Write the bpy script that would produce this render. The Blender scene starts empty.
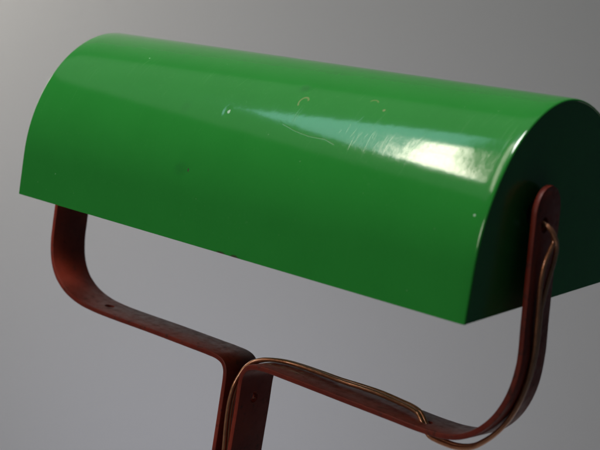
import bpy, bmesh, math
from mathutils import Vector, Matrix

sc = bpy.context.scene
COL = sc.collection
MM = 0.001
L = 260.0                       # length of the shade, mm
BASE = Vector((130.0, 0.0, -648.0))   # where the lamp stands, mm (pivot line of the shade is y = z = 0)

# ------------------------------------------------------------------ helpers
def link(name, bm, mat, parent=None, smooth=True, origin=BASE):
    """one mesh object; the bmesh is in millimetres, lamp coordinates"""
    bm.normal_update()
    me = bpy.data.meshes.new(name)
    bmesh.ops.translate(bm, verts=bm.verts, vec=-origin)
    bmesh.ops.scale(bm, verts=bm.verts, vec=(MM, MM, MM))
    bm.to_mesh(me); bm.free()
    for p in me.polygons: p.use_smooth = smooth
    o = bpy.data.objects.new(name, me)
    COL.objects.link(o)
    if mat: me.materials.append(mat)
    if parent: o.parent = parent
    return o

def catmull(pts, step=1.2):
    P = [Vector(p) for p in pts]
    P = [P[0]*2-P[1]] + P + [P[-1]*2-P[-2]]
    out = []
    for i in range(1, len(P)-2):
        p0, p1, p2, p3 = P[i-1:i+3]
        n = max(1, int((p2-p1).length/step))
        # centripetal parametrisation keeps the bends round
        t0 = 0.0; t1 = t0+max((p1-p0).length, 1e-6)**.5
        t2 = t1+max((p2-p1).length, 1e-6)**.5; t3 = t2+max((p3-p2).length, 1e-6)**.5
        for k in range(n):
            t = t1+(t2-t1)*k/n
            A1 = p0*((t1-t)/(t1-t0))+p1*((t-t0)/(t1-t0))
            A2 = p1*((t2-t)/(t2-t1))+p2*((t-t1)/(t2-t1))
            A3 = p2*((t3-t)/(t3-t2))+p3*((t-t2)/(t3-t2))
            B1 = A1*((t2-t)/(t2-t0))+A2*((t-t0)/(t2-t0))
            B2 = A2*((t3-t)/(t3-t1))+A3*((t-t1)/(t3-t1))
            out.append(B1*((t2-t)/(t2-t1))+B2*((t-t1)/(t2-t1)))
    out.append(P[-2].copy())
    return out

def tube_bm(path, r, seg=12):
    bm = bmesh.new()
    rings = []
    up = Vector((0, 1, 0))
    prev = None
    for i, p in enumerate(path):
        t = (path[min(i+1, len(path)-1)]-path[max(i-1, 0)]).normalized()
        if prev is None:
            a = t.cross(up)
            if a.length < .1: a = t.cross(Vector((1, 0, 0)))
            a.normalize()
        else:
            a = (prev-t*prev.dot(t)).normalized()
        prev = a
        b = t.cross(a)
        rings.append([bm.verts.new(p+(a*math.cos(k*2*math.pi/seg)+b*math.sin(k*2*math.pi/seg))*r) for k in range(seg)])
    for r0, r1 in zip(rings, rings[1:]):
        for k in range(seg):
            bm.faces.new((r0[k], r0[(k+1) % seg], r1[(k+1) % seg], r1[k]))
    bm.faces.new(rings[0][::-1]); bm.faces.new(rings[-1])
    bmesh.ops.recalc_face_normals(bm, faces=bm.faces)
    return bm

def lathe_bm(profile, centre, axis='X', seg=40):
    """profile: list of (along, radius)"""
    bm = bmesh.new(); rings = []
    for a, r in profile:
        ring = []
        for k in range(seg):
            c, s = math.cos(k*2*math.pi/seg)*r, math.sin(k*2*math.pi/seg)*r
            v = Vector((a, c, s)) if axis == 'X' else Vector((c, s, a))
            ring.append(bm.verts.new(Vector(centre)+v))
        rings.append(ring)
    for r0, r1 in zip(rings, rings[1:]):
        for k in range(seg):
            bm.faces.new((r0[k], r0[(k+1) % seg], r1[(k+1) % seg], r1[k]))
    bm.faces.new(rings[0][::-1]); bm.faces.new(rings[-1])
    bmesh.ops.recalc_face_normals(bm, faces=bm.faces)
    return bm

# ------------------------------------------------------------------ node helpers
class NT:
    def __init__(s, tree): s.t = tree
    def node(s, kind, **kw):
        n = s.t.nodes.new(kind)
        for k, v in kw.items(): setattr(n, k, v)
        return n
    def put(s, sock, v):
        if isinstance(v, bpy.types.NodeSocket): s.t.links.new(v, sock)
        else: sock.default_value = v
    def math(s, op, a, b=0.0, c=None, clamp=False):
        n = s.node('ShaderNodeMath', operation=op, use_clamp=clamp)
        s.put(n.inputs[0], a)
        if op not in ('ABSOLUTE', 'SQRT', 'SINE'): s.put(n.inputs[1], b)
        if c is not None: s.put(n.inputs[2], c)
        return n.outputs[0]
    def ramp(s, v, a, b, lo=0.0, hi=1.0):
        n = s.node('ShaderNodeMapRange', interpolation_type='SMOOTHSTEP')
        s.put(n.inputs[0], v)
        for i, q in enumerate((a, b, lo, hi)): s.put(n.inputs[i+1], q)
        return n.outputs[0]
    def mix(s, f, a, b):
        n = s.node('ShaderNodeMix', data_type='RGBA')
        s.put(n.inputs[0], f); s.put(n.inputs[6], a); s.put(n.inputs[7], b)
        return n.outputs[2]
    def noise(s, vec, scale, detail=4, rough=.55, dist=0.0):
        n = s.node('ShaderNodeTexNoise')
        s.put(n.inputs['Vector'], vec); s.put(n.inputs['Scale'], scale)
        s.put(n.inputs['Detail'], detail); s.put(n.inputs['Roughness'], rough); s.put(n.inputs['Distortion'], dist)
        return n.outputs['Fac']
    def scale(s, vec, xyz, loc=(0, 0, 0)):
        n = s.node('ShaderNodeMapping')
        s.put(n.inputs['Vector'], vec); s.put(n.inputs['Scale'], xyz); s.put(n.inputs['Location'], loc)
        return n.outputs[0]
    def bump(s, h, strength, dist, normal=None):
        n = s.node('ShaderNodeBump')
        s.put(n.inputs['Height'], h); s.put(n.inputs['Strength'], strength); s.put(n.inputs['Distance'], dist)
        if normal is not None: s.put(n.inputs['Normal'], normal)
        return n.outputs[0]
    def dot(s, a, vec):
        n = s.node('ShaderNodeVectorMath', operation='DOT_PRODUCT')
        s.put(n.inputs[0], a); n.inputs[1].default_value = vec
        return n.outputs['Value']

def new_mat(name):
    m = bpy.data.materials.new(name); m.use_nodes = True
    return m, NT(m.node_tree), m.node_tree.nodes['Principled BSDF']

# ------------------------------------------------------------------ materials
def green_enamel():
    m, n, b = new_mat('green enamel')
    tc = n.node('ShaderNodeTexCoord')
    uv = tc.outputs['UV']                       # u = mm along the shade, v = mm round it from the front lip
    sep = n.node('ShaderNodeSeparateXYZ'); n.put(sep.inputs[0], uv)
    U, V = sep.outputs[0], sep.outputs[1]
    wob = n.math('MULTIPLY', n.math('SUBTRACT', n.noise(uv, 1.1, 3), .5), 1.6)
    def dist(u, v, su=1.0, sv=1.0):
        a = n.math('MULTIPLY', n.math('SUBTRACT', U, u), 1/su)
        c = n.math('MULTIPLY', n.math('SUBTRACT', V, v), 1/sv)
        return n.math('SQRT', n.math('ADD', n.math('MULTIPLY', a, a), n.math('MULTIPLY', c, c)))
    def blob(u, v, r, su=1.0, sv=1.0, soft=.5, w=True):
        d = dist(u, v, su, sv)
        if w: d = n.math('ADD', d, n.math('MULTIPLY', wob, r*.6))
        return n.ramp(d, r*(1-soft), r*(1+soft*.3), 1, 0)
    def seg(u0, v0, u1, v1, wd):
        ln = math.hypot(u1-u0, v1-v0); du, dv = (u1-u0)/ln, (v1-v0)/ln
        a = n.math('SUBTRACT', U, u0); c = n.math('SUBTRACT', V, v0)
        t = n.math('ADD', n.math('MULTIPLY', a, du), n.math('MULTIPLY', c, dv))
        q = n.math('ABSOLUTE', n.math('ADD', n.math('MULTIPLY', a, -dv), n.math('MULTIPLY', c, du)))
        over = n.math('ABSOLUTE', n.math('SUBTRACT', t, ln/2))
        e = n.math('MAXIMUM', n.math('SUBTRACT', over, ln/2), 0)
        return n.ramp(n.math('ADD', q, e), wd*.4, wd*1.2, 1, 0)
    def mx(*a):
        r = a[0]
        for k in a[1:]: r = n.math('MAXIMUM', r, k)
        return r
    # ring-shaped scar, tan chips, curved scratch, lip chip
    ring = n.ramp(n.math('ABSOLUTE', n.math('SUBTRACT', dist(157.0, 69.6, 1.0, 1.25), 2.1)), .15, .55, 1, 0)
    ring = n.math('MULTIPLY', ring, n.ramp(n.math('ADD', n.math('SUBTRACT', V, 69.6), n.math('MULTIPLY', n.math('SUBTRACT', U, 157.0), -1.0)), -1.4, -.2))
    arc2 = n.ramp(n.math('ABSOLUTE', n.math('SUBTRACT', dist(189.5, 75.6, 1.1, .8), 1.7)), .15, .55, 1, 0)
    arc2 = n.math('MULTIPLY', arc2, n.ramp(V, 75.4, 76.6))
    chip = blob(196.6, 72.4, .75)
    curve = mx(seg(154, 57.6, 162, 55.6, .2), seg(162, 55.6, 170, 54.5, .2), seg(170, 54.5, 178, 54.6, .2), seg(178, 54.6, 183.5, 53.2, .2))
    tan = n.math('MULTIPLY', mx(n.math('MULTIPLY', ring, .8), n.math('MULTIPLY', arc2, .7), chip, n.math('MULTIPLY', curve, .3)), .45)
    rust = mx(blob(147.0, -.2, 1.3, 2.0, .9), blob(112.6, 30.2, .55, .9, 1.6), blob(139, .1, 1.1, 2.5, .6))
    pale = mx(blob(122.4, 58.6, .9, .9, 1.2), blob(255, 38.1, .55), blob(53, 80.5, .35), blob(26, 14, .25))
    dent = mx(blob(121.2, 58.2, 3.0, .8, 1.1, .9, False), n.math('MULTIPLY', blob(152.5, 77.0, 3.4, 1, 1, .9, False), .55),
              n.math('MULTIPLY', blob(111.6, 29.8, 3.6, 1, 1, .95, False), .8), n.math('MULTIPLY', blob(74, 66, 3, 1, 1, .95, False), .3))
    # wipe scratches run round the shade, in patches
    sv = n.scale(uv, (1.5, .035, 1))
    s1 = n.ramp(n.noise(sv, 1.0, 2, .6), .61, .70)
    skew = n.node('ShaderNodeCombineXYZ'); n.put(skew.inputs[0], n.math('ADD', U, n.math('MULTIPLY', V, -.28))); n.put(skew.inputs[1], V)
    s2 = n.ramp(n.noise(n.scale(skew.outputs[0], (1.1, .07, 1), (40, 7, 0)), 1.0, 2, .6), .62, .71)
    patch = n.math('MULTIPLY', n.ramp(n.noise(uv, .06, 2), .45, .65), .6)
    patch = mx(patch, blob(192, 55.5, 22, 1.0, .36, .7, False))
    high = n.ramp(V, 34, 60, .15, 1.0)
    scr = n.math('MULTIPLY', n.math('MULTIPLY', mx(s1, s2), patch), high)
    # dust specks
    vor = n.node('ShaderNodeTexVoronoi'); n.put(vor.inputs['Vector'], uv); n.put(vor.inputs['Scale'], .14)
    sp = n.node('ShaderNodeSeparateXYZ'); n.put(sp.inputs[0], vor.outputs['Color'])
    dust = n.math('MULTIPLY', n.ramp(vor.outputs['Distance'], .02, .05, 1, 0), n.ramp(sp.outputs[0], .55, .75, 0, .5))
    tone = n.noise(uv, .035, 4, .6)
    fine = n.noise(uv, .9, 3, .6)
    c = n.mix(tone, (.0145, .166, .021, 1), (.019, .194, .027, 1))
    c = n.mix(n.math('MULTIPLY', n.ramp(fine, .45, .8), .12), c, (.013, .138, .024, 1))
    smudge = mx(blob(152.5, 77.0, 2.6, 1.2, 1, .9), n.math('MULTIPLY', blob(108, 30, 4.2, 1.1, .8, .95), .8), n.math('MULTIPLY', blob(97, 57, 3.5, 1, 1, .95), .4))
    c = n.mix(n.math('MULTIPLY', smudge, .30), c, (.010, .075, .018, 1))
    scuff = n.math('MULTIPLY', n.ramp(n.noise(uv, .5, 5, .7), .55, .72), n.ramp(n.noise(n.scale(uv, (.03, .05, 1), (3, 9, 0)), 1.0, 3), .50, .66))
    c = n.mix(n.math('MULTIPLY', scuff, .16), c, (.10, .30, .11, 1))
    c = n.mix(n.math('MULTIPLY', scr, .17), c, (.16, .42, .16, 1))
    c = n.mix(n.math('MULTIPLY', dust, .5), c, (.35, .45, .33, 1))
    c = n.mix(tan, c, (.30, .27, .11, 1))
    c = n.mix(n.math('MULTIPLY', pale, .7), c, (.40, .56, .44, 1))
    c = n.mix(n.math('MULTIPLY', rust, .9), c, (.035, .016, .010, 1))
    n.put(b.inputs['Base Color'], c)
    rough = n.math('ADD', n.math('MULTIPLY', scr, .12), n.math('ADD', .075, n.math('MULTIPLY', n.ramp(fine, .3, .8), .05)))
    rough = n.math('ADD', rough, n.math('ADD', n.math('MULTIPLY', scuff, .10), n.math('MULTIPLY', smudge, .10)))
    rough = n.math('ADD', rough, n.math('MULTIPLY', mx(tan, rust, pale), .35))
    n.put(b.inputs['Roughness'], rough)
    b.inputs['IOR'].default_value = 1.52
    h = n.math('ADD', n.math('MULTIPLY', n.noise(uv, .07, 2), .06), n.math('MULTIPLY', n.noise(uv, .55, 3), .008))
    h = n.math('ADD', h, n.math('MULTIPLY', dent, -.12))
    h = n.math('ADD', h, n.math('MULTIPLY', scr, -.006))
    h = n.math('ADD', h, n.math('MULTIPLY', mx(tan, rust), -.05))
    n.put(b.inputs['Normal'], n.bump(h, 1.0, .001))
    return m

def cap_enamel():
    m, n, b = new_mat('shaded green enamel')  # the shade's green, darkened here for the ends that catch no light
    tc = n.node('ShaderNodeTexCoord')
    f = n.noise(tc.outputs['Object'], 60, 4, .6)
    n.put(b.inputs['Base Color'], n.mix(f, (.016, .13, .028, 1), (.022, .17, .036, 1)))
    n.put(b.inputs['Roughness'], n.ramp(f, .3, .7, .16, .26))
    n.put(b.inputs['Normal'], n.bump(n.noise(tc.outputs['Object'], 120, 3), .15, .0004))
    return m

def red_oxide():
    m, n, b = new_mat('red oxide paint')
    tc = n.node('ShaderNodeTexCoord'); v = tc.outputs['Object']
    big = n.noise(v, 55, 5, .65); mid = n.noise(v, 260, 5, .65); fine = n.noise(v, 1500, 3, .6)
    c = n.mix(n.ramp(big, .3, .7), (.155, .0150, .0072, 1), (.22, .027, .013, 1))
    c = n.mix(n.math('MULTIPLY', n.ramp(mid, .56, .70), .75), c, (.060, .014, .008, 1))
    c = n.mix(n.math('MULTIPLY', n.ramp(fine, .60, .78), .35), c, (.15, .035, .025, 1))
    b.inputs['Specular IOR Level'].default_value = .36
    # yellowish glint painted as pale worn streaks on the bend of one strap
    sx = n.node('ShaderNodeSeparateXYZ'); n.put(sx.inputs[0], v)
    glint_wear = n.ramp(n.noise(n.scale(v, (160, 900, 160)), 1.0, 4, .65), .50, .60)
    glint_wear = n.math('MULTIPLY', glint_wear, n.math('MULTIPLY', n.ramp(sx.outputs[0], .006, .011), n.ramp(sx.outputs[0], .020, .042, 1, 0)))
    glint_wear = n.math('MULTIPLY', glint_wear, n.math('MULTIPLY', n.ramp(sx.outputs[1], -.0065, -.0035), n.ramp(sx.outputs[2], .5560, .5575)))
    c = n.mix(n.math('MULTIPLY', glint_wear, .8), c, (.42, .33, .24, 1))
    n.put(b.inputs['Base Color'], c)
    n.put(b.inputs['Roughness'], n.ramp(mid, .3, .75, .34, .58))
    h = n.math('ADD', n.math('MULTIPLY', mid, .10), n.math('MULTIPLY', fine, .05))
    n.put(b.inputs['Normal'], n.bump(h, 1.0, .001))
    return m

def copper_flex():
    m, n, b = new_mat('copper flex in clear sleeve')
    tc = n.node('ShaderNodeTexCoord'); v = tc.outputs['Object']
    f = n.noise(v, 400, 4, .6)
    n.put(b.inputs['Base Color'], n.mix(f, (.36, .135, .062, 1), (.60, .26, .13, 1)))
    n.put(b.inputs['Metallic'], .75)
    n.put(b.inputs['Roughness'], n.ramp(f, .3, .7, .28, .45))
    b.inputs['Coat Weight'].default_value = 1.0
    b.inputs['Coat Roughness'].default_value = .10
    n.put(b.inputs['Normal'], n.bump(n.noise(v, 900, 2), .3, .0004))
    return m

def dark_metal():
    m, n, b = new_mat('dark steel')
    tc = n.node('ShaderNodeTexCoord')
    f = n.noise(tc.outputs['Object'], 500, 4)
    n.put(b.inputs['Base Color'], n.mix(f, (.04, .022, .018, 1), (.09, .05, .04, 1)))
    b.inputs['Metallic'].default_value = .6; b.inputs['Roughness'].default_value = .5
    return m

def paper():
    m, n, b = new_mat('grey backdrop paper')
    tc = n.node('ShaderNodeTexCoord'); v = tc.outputs['Object']
    f = n.noise(v, 1.2, 3); g = n.noise(v, 300, 3)
    c = n.mix(f, (.43, .425, .43, 1), (.47, .465, .47, 1))
    n.put(b.inputs['Base Color'], c)
    b.inputs['Roughness'].default_value = .85
    b.inputs['Specular IOR Level'].default_value = .2
    n.put(b.inputs['Normal'], n.bump(g, .1, .0005))
    return m

GREEN, CAP, RED, FLEX, STEEL, PAPER = green_enamel(), cap_enamel(), red_oxide(), copper_flex(), dark_metal(), paper()

# ------------------------------------------------------------------ the lamp
lamp = bpy.data.objects.new('desk_lamp', None); COL.objects.link(lamp)
lamp.location = BASE*MM
lamp.empty_display_size = .05
lamp['label'] = 'old desk lamp with a glossy green half-round shade on bent rust-red metal straps'
lamp['category'] = 'desk lamp'

# --- shade: half-round profile with short skirts, tilted a little about its pivots
W, H0, HT, EXPO, FLARE = 54.587, 8.852, 67.313, 1.954, 1.917
PY, PZ, PHI = -14.471, 36.030, .120772
def profile(n=96):
    pts = [(-W-FLARE, 0.0)]
    for k in range(n+1):
        th = math.pi*k/n
        c, s = -math.cos(th), max(math.sin(th), 0.0)
        y = W*math.copysign(abs(c)**(2/EXPO), c); z = H0+HT*s**(2/EXPO)
        if k in (0, n):
            continue
        pts.append((y, z))
    pts.append((W+FLARE, 0.0))
    # straight skirts that run tangentially into the arch
    half = pts[:len(pts)//2+1]
    k = max(range(1, len(half)//2), key=lambda q: -(half[q][0]+W+FLARE)/half[q][1])
    half = [half[0]]+half[k:]
    pts = half+[(-y, z) for y, z in half[-2::-1]]
    # resample evenly and smooth the joint between skirt and arch
    d = [0.0]
    for a, b in zip(pts, pts[1:]): d.append(d[-1]+math.hypot(b[0]-a[0], b[1]-a[1]))
    out = []; j = 0
    N = 128
    for k in range(N+1):
        t = d[-1]*k/N
        while j < len(d)-2 and d[j+1] < t: j += 1
        f = (t-d[j])/(d[j+1]-d[j])
        out.append(Vector((pts[j][0]+(pts[j+1][0]-pts[j][0])*f, pts[j][1]+(pts[j+1][1]-pts[j][1])*f)))
    for _ in range(4):
        out = [out[0]]+[(out[i-1]+out[i]*2+out[i+1])/4 for i in range(1, N)]+[out[-1]]
    return out, d[-1]
PROF, ARC = profile()
def pnormals(P):
    out = []
    for i in range(len(P)):
        t = P[min(i+1, len(P)-1)]-P[max(i-1, 0)]
        nrm = Vector((-t.y, t.x)).normalized()
        out.append(nrm)
    return out
PN = pnormals(PROF)
cphi, sphi = math.cos(PHI), math.sin(PHI)
def place(x, y, z):
    y -= PY; z -= PZ
    return Vector((x, cphi*y-sphi*z, sphi*y+cphi*z))
def off(i, o):
    """profile point moved o mm along its normal; the lips stay level"""
    nn = PN[i]; q = PROF[i]+nn*o
    if i in (0, len(PROF)-1): q = Vector((PROF[i].x+o*math.copysign(1, PROF[i].x), 0.0))
    return q
# stations along the shade: (x, offset); a shallow groove and a rolled bead at each end
END = [(0.0, -.85), (.03, -.70), (.08, -.58), (.2, -.42), (.4, -.285), (.6, -.215), (.8, -.18)]+[(d*.1, -.0098*(5.0-d*.1)**2) for d in range(10, 51, 4)]+[(5.4, 0.0), (8.3, 0.0)]
PLAIN = [(0.0, -.45), (.03, -.33), (.10, -.20), (.22, -.09), (.40, -.02), (.6, 0.0), (8.3, 0.0)]
ST = PLAIN+[(8.3+(L-16.6)*k/60, 0.0) for k in range(1, 60)]+[(L-x, o) for x, o in reversed(END)]
def shell():
    bm = bmesh.new(); uvl = bm.loops.layers.uv.new('UVMap')
    n = len(PROF)
    outer, inner = [], []
    for x, o in ST:
        outer.append([bm.verts.new(place(x, *off(i, o))) for i in range(n)])
    inx = [max(.9, min(L-.9, x)) for x, o in ST]
    for (x, o), xi in zip(ST, inx):
        inner.append([bm.verts.new(place(xi, *off(i, min(o, 0)-.9))) for i in range(n)])
    def quad(a, b, c, d, uvs):
        f = bm.faces.new((a, b, c, d))
        for l, q in zip(f.loops, uvs): l[uvl].uv = q
    V = [ARC*i/(n-1) for i in range(n)]
    for k in range(len(ST)-1):
        x0, x1 = ST[k][0], ST[k+1][0]
        for i in range(n-1):
            quad(outer[k][i], outer[k+1][i], outer[k+1][i+1], outer[k][i+1], [(x0, V[i]), (x1, V[i]), (x1, V[i+1]), (x0, V[i+1])])
            quad(inner[k][i], inner[k][i+1], inner[k+1][i+1], inner[k+1][i], [(x0, V[i]), (x0, V[i+1]), (x1, V[i+1]), (x1, V[i])])
        for i, s in ((0, -.5), (n-1, ARC+.5)):
            quad(outer[k][i], inner[k][i], inner[k+1][i], outer[k+1][i], [(x0, s), (x0, s), (x1, s), (x1, s)])
    for k in (0, len(ST)-1):
        for i in range(n-1):
            quad(outer[k][i], outer[k][i+1], inner[k][i+1], inner[k][i], [(ST[k][0], V[i]), (ST[k][0], V[i+1]), (ST[k][0], V[i+1]), (ST[k][0], V[i])])
    bmesh.ops.recalc_face_normals(bm, faces=bm.faces)
    return bm
shade = link('lamp_shade', shell(), GREEN, lamp)
shade.data.set_sharp_from_angle(angle=math.radians(50))
shade['label'] = 'glossy green half-round shade with small chips and scratches'
def end_cap(x, d, inset):
    """flat end plate, d = outward direction"""
    bm = bmesh.new(); n = len(PROF)
    a = [bm.verts.new(place(x-d*.35, *off(i, -inset))) for i in range(n)]
    b = [bm.verts.new(place(x-d*1.4, *off(i, -inset))) for i in range(n)]
    bm.faces.new(a); bm.faces.new(b[::-1])
    for i in range(n):
        bm.faces.new((a[i], a[(i+1) % n], b[(i+1) % n], b[i]))
    bmesh.ops.recalc_face_normals(bm, faces=bm.faces)
    return link('end_cap', bm, CAP, shade, smooth=False, origin=Vector((0, 0, 0)))
for x, d in ((0.0, -1), (L, 1)):
    c = end_cap(x, d, 0.9 if d > 0 else .5)
    c.location = -BASE*MM
# (the shade's own origin is the lamp base, so its caps are moved back by the same amount)

# --- straps: flat bar bent to the arm shape; path = (x, z), with y shift and twist along it
TH, BW = 2.3, 20.4
def strap_bm(path, shift, twist):
    """path of (x, z); shift(z) moves the bar in y, twist(z) skews it (mm of x per half width)"""
    P = catmull([(x, 0, z) for x, z in path], .8)
    n = len(P)
    d = [0.0]
    for a, b in zip(P, P[1:]): d.append(d[-1]+(b-a).length)
    bm = bmesh.new(); rings = []
    r = .45
    for i, p in enumerate(P):
        t = (P[min(i+1, n-1)]-P[max(i-1, 0)]).normalized()
        nrm = Vector((t.z, 0, -t.x))
        hw = BW/2
        if d[i] < hw:                               # rounded end at the pivot
            hw = max(math.sqrt(max(hw*hw-(hw-d[i])**2, 0)), .8)
        y0 = shift(p.z); tw = twist(p.z)
        hh = TH/2
        sec = []
        for sy, sn, order in ((-1, -1, 0), (1, -1, 1), (1, 1, 0), (-1, 1, 1)):
            cs = [(sy*(hw-r), sn*hh), (sy*(hw-r*.3), sn*(hh-r*.3)), (sy*hw, sn*(hh-r))]
            # walk the corners in order round the section
            if (sy, sn) in ((-1, -1), (1, 1)): cs = cs[::-1]
            sec += cs
        ring = []
        for yy, nn in sec:
            q = p+Vector((0, yy+y0, 0))+nrm*nn+Vector((tw*yy/(BW/2), 0, 0))
            ring.append(bm.verts.new(q))
        rings.append(ring)
    m = len(rings[0])
    for a, b in zip(rings, rings[1:]):
        for k in range(m):
            bm.faces.new((a[k], a[(k+1) % m], b[(k+1) % m], b[k]))
    bm.faces.new(rings[0][::-1]); bm.faces.new(rings[-1])
    bmesh.ops.recalc_face_normals(bm, faces=bm.faces)
    return bm

def drill(o, cutters):
    """cut real holes, then bake the result into the mesh"""
    tmp = []
    for bm in cutters:
        c = link('drill', bm, None, o.parent, smooth=False)
        md = o.modifiers.new('hole', 'BOOLEAN'); md.operation = 'DIFFERENCE'; md.solver = 'EXACT'; md.object = c
        tmp.append(c)
    bpy.context.view_layer.update()
    dg = bpy.context.evaluated_depsgraph_get()
    me = bpy.data.meshes.new_from_object(o.evaluated_get(dg))
    o.modifiers.clear(); o.data = me
    for c in tmp: bpy.data.objects.remove(c, do_unlink=True)
    for p in me.polygons: p.use_smooth = True
    me.set_sharp_from_angle(angle=math.radians(35))

FOOT = -640.0
left_path = [(-3.4, 9.8), (-3.6, 0), (-4.2, -20), (-4.8, -40), (-5.2, -55), (-5.0, -66), (-2.7, -75.3), (1.9, -82.0), (8.8, -86.8), (15.4, -89.3), (23, -90.9), (33, -91.7), (45, -91.9), (75, -91.7), (100, -91.8), (113, -91.9), (119, -92.3), (122.6, -93.7), (124.5, -96.3), (125.0, -100), (124.9, -112), (124.4, -140), (124.2, -200), (124.2, FOOT)]
right_path = [(264.2, 9.8), (264.5, 0), (265.2, -18), (266.2, -40), (266.8, -54), (265.8, -65), (263.0, -73.6), (259.1, -80.0), (253.6, -85.4), (246.8, -89.0), (239, -90.7), (229, -91.2), (216, -91.0), (190, -90.7), (160, -90.3), (147, -90.3), (141, -91.0), (137.2, -92.7), (135.2, -95.6), (134.6, -99.5), (134.4, -112), (133.6, -140), (133.2, -200), (133.2, FOOT)]
zero = lambda z: 0.0
strap_a = link('bracket_strap', strap_bm(left_path, zero, zero), RED, lamp)
rs = lambda z: -3.0*max(0.0, min(1.0, (z+55)/55))
rt = lambda z: -1.1*max(0.0, min(1.0, (z+85)/30))
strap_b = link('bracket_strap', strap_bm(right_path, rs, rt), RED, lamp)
drill(strap_a, [lathe_bm([(-8, 2.5), (8, 2.5)], (32.5, .1, -91.5), 'Z', 28),
                lathe_bm([(-8, 2.2), (8, 2.2)], (125, -.9, -106.8), 'X', 28)])
drill(strap_b, [lathe_bm([(-8, 2.5), (8, 2.5)], (227.5, -2.0, -91.2), 'Z', 28),
                lathe_bm([(-6, 2.9), (6, 2.9)], (265.5, -5.2, -4.5), 'X', 28),
                lathe_bm([(-6, 1.9), (.15, 1.9), (2.6, 3.6), (4.0, 3.6)], (134.5, -.9, -106.8), 'X', 28)])

# nipples that hold the straps off the end plates
for x0, x1, y in ((-2.6, 1.2, 0.0), (258.8, 263.6, -3.0)):
    link('pivot_nut', lathe_bm([(0, 5.0), (x1-x0, 5.0)], (x0, y, -1.0), 'X', 32), STEEL, lamp)
# two bolts through the stem below the frame hold the straps together
for z in (-180.0, -420.0):
    link('stem_bolt', lathe_bm([(-5.2, 2.6), (-5.1, 3.4), (-1.2, 3.4), (-1.2, 1.6), (16.2, 1.6)], (122.0, 0, z), 'X', 24), STEEL, lamp)
# round weighted foot
link('lamp_base', lathe_bm([(-12.0, 70), (-11.0, 78), (-6, 80), (-2, 78), (4, 66), (9, 40), (11, 20), (11.5, 5)], (130, 0, FOOT+4), 'Z', 72), RED, lamp)

# --- flex: two copper strands side by side in a clear sleeve
cable = [(130.0, -7, -330), (130.0, -7, -230), (130.2, -7.6, -170), (130.2, -8.4, -131), (130.0, -9.2, -118), (130.1, -9.2, -109), (130.6, -8.2, -102),
         (132.2, -5.6, -95.2), (134.2, -4.4, -91.9), (138.2, -2.2, -89.3), (142.9, .2, -88.1), (148.5, 3.0, -87.8), (156, 4.4, -87.8), (169, 4.5, -87.8), (179, 3.6, -87.6), (188, 4.6, -87.6), (198.5, 4.8, -87.5),
         (210.0, 2.8, -87.4), (218.5, .2, -87.2), (223.4, -1.6, -87.9), (226.6, -2.2, -90.2), (228.2, -2.4, -93.2), (231.5, -2.7, -94.5), (237.5, -3.0, -95.0), (244, -3.2, -94.6),
         (250.2, -3.2, -92.6), (255.4, -3.2, -88.6), (260.0, -3.1, -83.6), (263.8, -3.0, -77.6), (266.6, -2.9, -70.6), (268.6, -2.8, -62), (269.5, -3.0, -52), (269.5, -3.8, -42), (269.2, -4.6, -32)]
P = catmull(cable, 1.0)
# frame for laying the two strands side by side across the bar (roughly along y)
def strand(side, tail):
    out = []
    for i, p in enumerate(P):
        t = (P[min(i+1, len(P)-1)]-P[max(i-1, 0)]).normalized()
        a = Vector((0, 1, 0)); a = (a-t*a.dot(t)).normalized()
        b = t.cross(a)
        # a lazy roll of the pair
        ang = .35*math.sin(i*.021+.6)
        wv = .10*math.sin(i*.11+side)
        out.append(p+(a*math.cos(ang)+b*math.sin(ang))*side*(.88+wv)+Vector((0, 0, 0)))
    return catmull([out[k] for k in range(0, len(out), 4)]+tail, .8)
tail_front = [Vector(q) for q in [(269.2, -6.6, -24), (269.3, -6.2, -17.5), (269.6, -4.6, -13.0), (269.8, -3.4, -9.6), (269.0, -4.2, -6.4), (267.0, -5.2, -4.6), (261.5, -5.4, -4.2)]]
tail_back = [Vector(q) for q in [(269.4, -2.0, -24), (269.8, -1.0, -17), (270.4, -2.0, -11.6), (270.3, -4.6, -7.6), (268.8, -6.0, -5.2), (266.0, -6.2, -3.8), (261.5, -6.0, -3.4)]]
root = bpy.data.objects.new('power_flex', None); COL.objects.link(root); root.parent = lamp
root['label'] = 'copper two-strand flex running along the right strap'
link('wire_strand', tube_bm(strand(-1, tail_front), .92, 14), FLEX, root)
link('wire_strand', tube_bm(strand(1, tail_back), .92, 14), FLEX, root)

# ------------------------------------------------------------------ backdrop (seamless paper: table and wall in one sheet)
CAM = Vector((.49150, -.40073, .04151))
fwd = Vector((-.6517, .7585, 0)); rgt = Vector((.7585, .6517, 0))
def backdrop():
    bm = bmesh.new()
    D, ZF, R = 1.52, -.652, .10
    prof = [(.12, ZF), (.5, ZF), (.9, ZF)]
    for k in range(0, 11):
        a = k/10*math.pi/2
        prof.append((D-R+R*math.sin(a), ZF+R-R*math.cos(a)))
    prof += [(D, z) for z in (0.0, .5, 1.0, 1.6, 2.2)]
    us = [-2.6, -1.5, -.8, -.3, 0, .3, .6, .95]
    rows = [[bm.verts.new(Vector((CAM.x, CAM.y, 0))+fwd*d+rgt*u+Vector((0, 0, z))) for u in us] for d, z in prof]
    for a, b in zip(rows, rows[1:]):
        for k in range(len(us)-1):
            bm.faces.new((a[k], a[k+1], b[k+1], b[k]))
    me = bpy.data.meshes.new('backdrop'); bm.to_mesh(me); bm.free()
    for p in me.polygons: p.use_smooth = True
    o = bpy.data.objects.new('backdrop', me); COL.objects.link(o); me.materials.append(PAPER)
    o['kind'] = 'structure'
backdrop()

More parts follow.
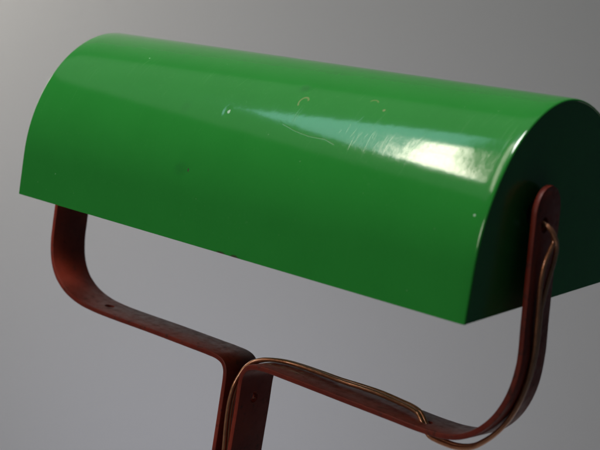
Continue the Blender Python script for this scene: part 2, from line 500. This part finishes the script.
# ------------------------------------------------------------------ light
d0 = Vector((-.60, -.42, .68)).normalized()
O = Vector((.2, -.04, .02))+d0*1.6
A = Vector((.573, -.819, 0)).normalized(); B = A.cross(-d0).normalized()
def area(name, a, b, sx, sy, back=0.0):
    ld = bpy.data.lights.new(name, 'AREA'); ld.shape = 'RECTANGLE'; ld.size = sx; ld.size_y = sy
    lo = bpy.data.objects.new(name, ld); COL.objects.link(lo)
    z = -d0*-1.0            # the lamp looks along its -Z, towards the shade
    Mx = Matrix((A, B, A.cross(B))).transposed().to_4x4()
    if Mx.to_3x3().col[2].dot(d0) < 0:
        Mx = Matrix((-A, B, (-A).cross(B))).transposed().to_4x4()
    Mx.translation = O+A*a+B*b+d0*back
    lo.matrix_world = Mx
    ld.use_nodes = True
    return ld

# the window: bright hazy outdoors seen past foliage, blue sky beside it
win = area('window_light', .25, .215, 1.0, 1.07)
win.energy = math.pi*1.0*1.07          # radiance is then set by the nodes
n = NT(win.node_tree); em = win.node_tree.nodes['Emission']
geo = n.node('ShaderNodeNewGeometry')
rel = n.node('ShaderNodeVectorMath', operation='SUBTRACT'); n.put(rel.inputs[0], geo.outputs['Position']); rel.inputs[1].default_value = O
a_ = n.dot(rel.outputs[0], A); b_ = n.dot(rel.outputs[0], B)
wv = n.node('ShaderNodeCombineXYZ'); n.put(wv.inputs[0], a_); n.put(wv.inputs[1], b_)
leaf = n.math('SUBTRACT', n.noise(wv.outputs[0], 9, 4, .6), .5)
lf2 = n.math('SUBTRACT', n.noise(wv.outputs[0], 3, 3, .6), .5)
# sill line (slightly sloping), everything above it is lit
sill = n.ramp(n.math('ADD', n.math('ADD', b_, n.math('MULTIPLY', n.math('MINIMUM', a_, .12), .22)), n.math('MULTIPLY', leaf, .03)), -.17, -.145)
edge = n.math('ADD', n.math('ADD', a_, n.math('MULTIPLY', leaf, .10)), n.math('MULTIPLY', n.math('MINIMUM', b_, .12), .75))
white = n.math('MULTIPLY', n.ramp(edge, .01, .07), n.ramp(n.math('ADD', n.math('ADD', b_, n.math('MULTIPLY', a_, .06)), n.math('MULTIPLY', leaf, .05)), -.165, -.14))
slit = n.math('ABSOLUTE', n.math('SUBTRACT', n.math('SUBTRACT', b_, a_), n.math('ADD', -.04, n.math('MULTIPLY', lf2, .04))))
slit = n.math('MULTIPLY', n.ramp(slit, .006, .022, 1, 0), n.ramp(a_, .05, .10))
white = n.math('MULTIPLY', white, n.math('SUBTRACT', 1.0, n.math('MULTIPLY', slit, .4)))
frame = n.ramp(n.math('ADD', b_, n.math('MULTIPLY', a_, 1.025)), .162, .174, 1, 0)  # diagonal cut-off added so the highlight stops short of the rim
white = n.math('MULTIPLY', white, n.ramp(leaf, -.25, .1, .95, 1.0))
SKY, SUNLIT = (1.4, 2.75, 3.0, 1), (28, 26.5, 21.5, 1)
n.put(em.inputs['Color'], n.mix(white, SKY, SUNLIT))
# past the cut-off, an added bright strip that puts a glint on the rim
glint_strip = n.math('ADD', b_, n.math('MULTIPLY', a_, 1.025))
glint_strip = n.math('MULTIPLY', n.math('MULTIPLY', n.ramp(glint_strip, .38, .43), n.ramp(glint_strip, .50, .56, 1, 0)), .22)
n.put(em.inputs['Strength'], n.math('MULTIPLY', sill, n.math('MAXIMUM', frame, glint_strip)))

# the pale room wall round the window
room = area('room_wall_light', -.25, 1.05, 1.95, 3.0, .06)
room.energy = math.pi*1.95*3.0
em2 = room.node_tree.nodes['Emission']
em2.inputs['Color'].default_value = (.66, .70, .68, 1)
n = NT(room.node_tree)
geo = n.node('ShaderNodeNewGeometry')
rel = n.node('ShaderNodeVectorMath', operation='SUBTRACT'); n.put(rel.inputs[0], geo.outputs['Position']); rel.inputs[1].default_value = O
fall = n.math('MULTIPLY', n.ramp(n.dot(rel.outputs[0], B), -.45, -.37), n.ramp(n.dot(rel.outputs[0], A), -1.22, -.75))
n.put(em2.inputs['Strength'], n.math('MULTIPLY', fall, .42))

def lamp_at(name, pos, target, size, power, colour, spread=180):
    ld = bpy.data.lights.new(name, 'AREA'); ld.shape = 'DISK'; ld.size = size; ld.energy = power; ld.color = colour
    ld.spread = math.radians(spread)
    lo = bpy.data.objects.new(name, ld); COL.objects.link(lo)
    lo.location = pos
    lo.rotation_euler = (Vector(target)-Vector(pos)).to_track_quat('-Z', 'Y').to_euler()
lamp_at('side_light', (-.90, -.06, .24), (-.60, .66, .24), .35, 4.2, (1.0, .95, .86))  # added lamp out of view, brightens the left of the backdrop
lamp_at('key_light', (-.14, -.46, 1.48), (.13, -.02, 0), .55, 4.2, (1.0, .98, .96), 75)  # added overhead lamp, set where the shade does not mirror it
lamp_at('front_light', (-.04, -1.42, .30), (.13, 0, -.06), .40, .55, (1.0, .90, .78), 75)  # added lamp out of view, lifts the straps under the shade
lamp_at('low_light', (-.30, .30, -.52), (-.40, .80, -.22), .4, .8, (.74, .77, 1.0))  # added bluish lamp below the view, cools the lower backdrop

w = bpy.data.worlds.new('World'); sc.world = w; w.use_nodes = True
bg = w.node_tree.nodes['Background']; bg.inputs[0].default_value = (.60, .85, 1.0, 1); bg.inputs[1].default_value = .04

# ------------------------------------------------------------------ camera
cd = bpy.data.cameras.new('camera'); co = bpy.data.objects.new('camera', cd); COL.objects.link(co)
co.location = CAM; co.rotation_euler = (1.4393162, -.1414476, .7285884)
cd.sensor_width = 36; cd.lens = 36*1253.1/600
cd.clip_start = .01; cd.clip_end = 50
cd.dof.use_dof = True; cd.dof.focus_distance = .535; cd.dof.aperture_fstop = 16
sc.camera = co

sc.view_settings.view_transform = 'Standard'; sc.view_settings.look = 'None'
sc.view_settings.exposure = 0; sc.view_settings.gamma = 1
sc.cycles.max_bounces = 8
sc.cycles.use_denoising = True
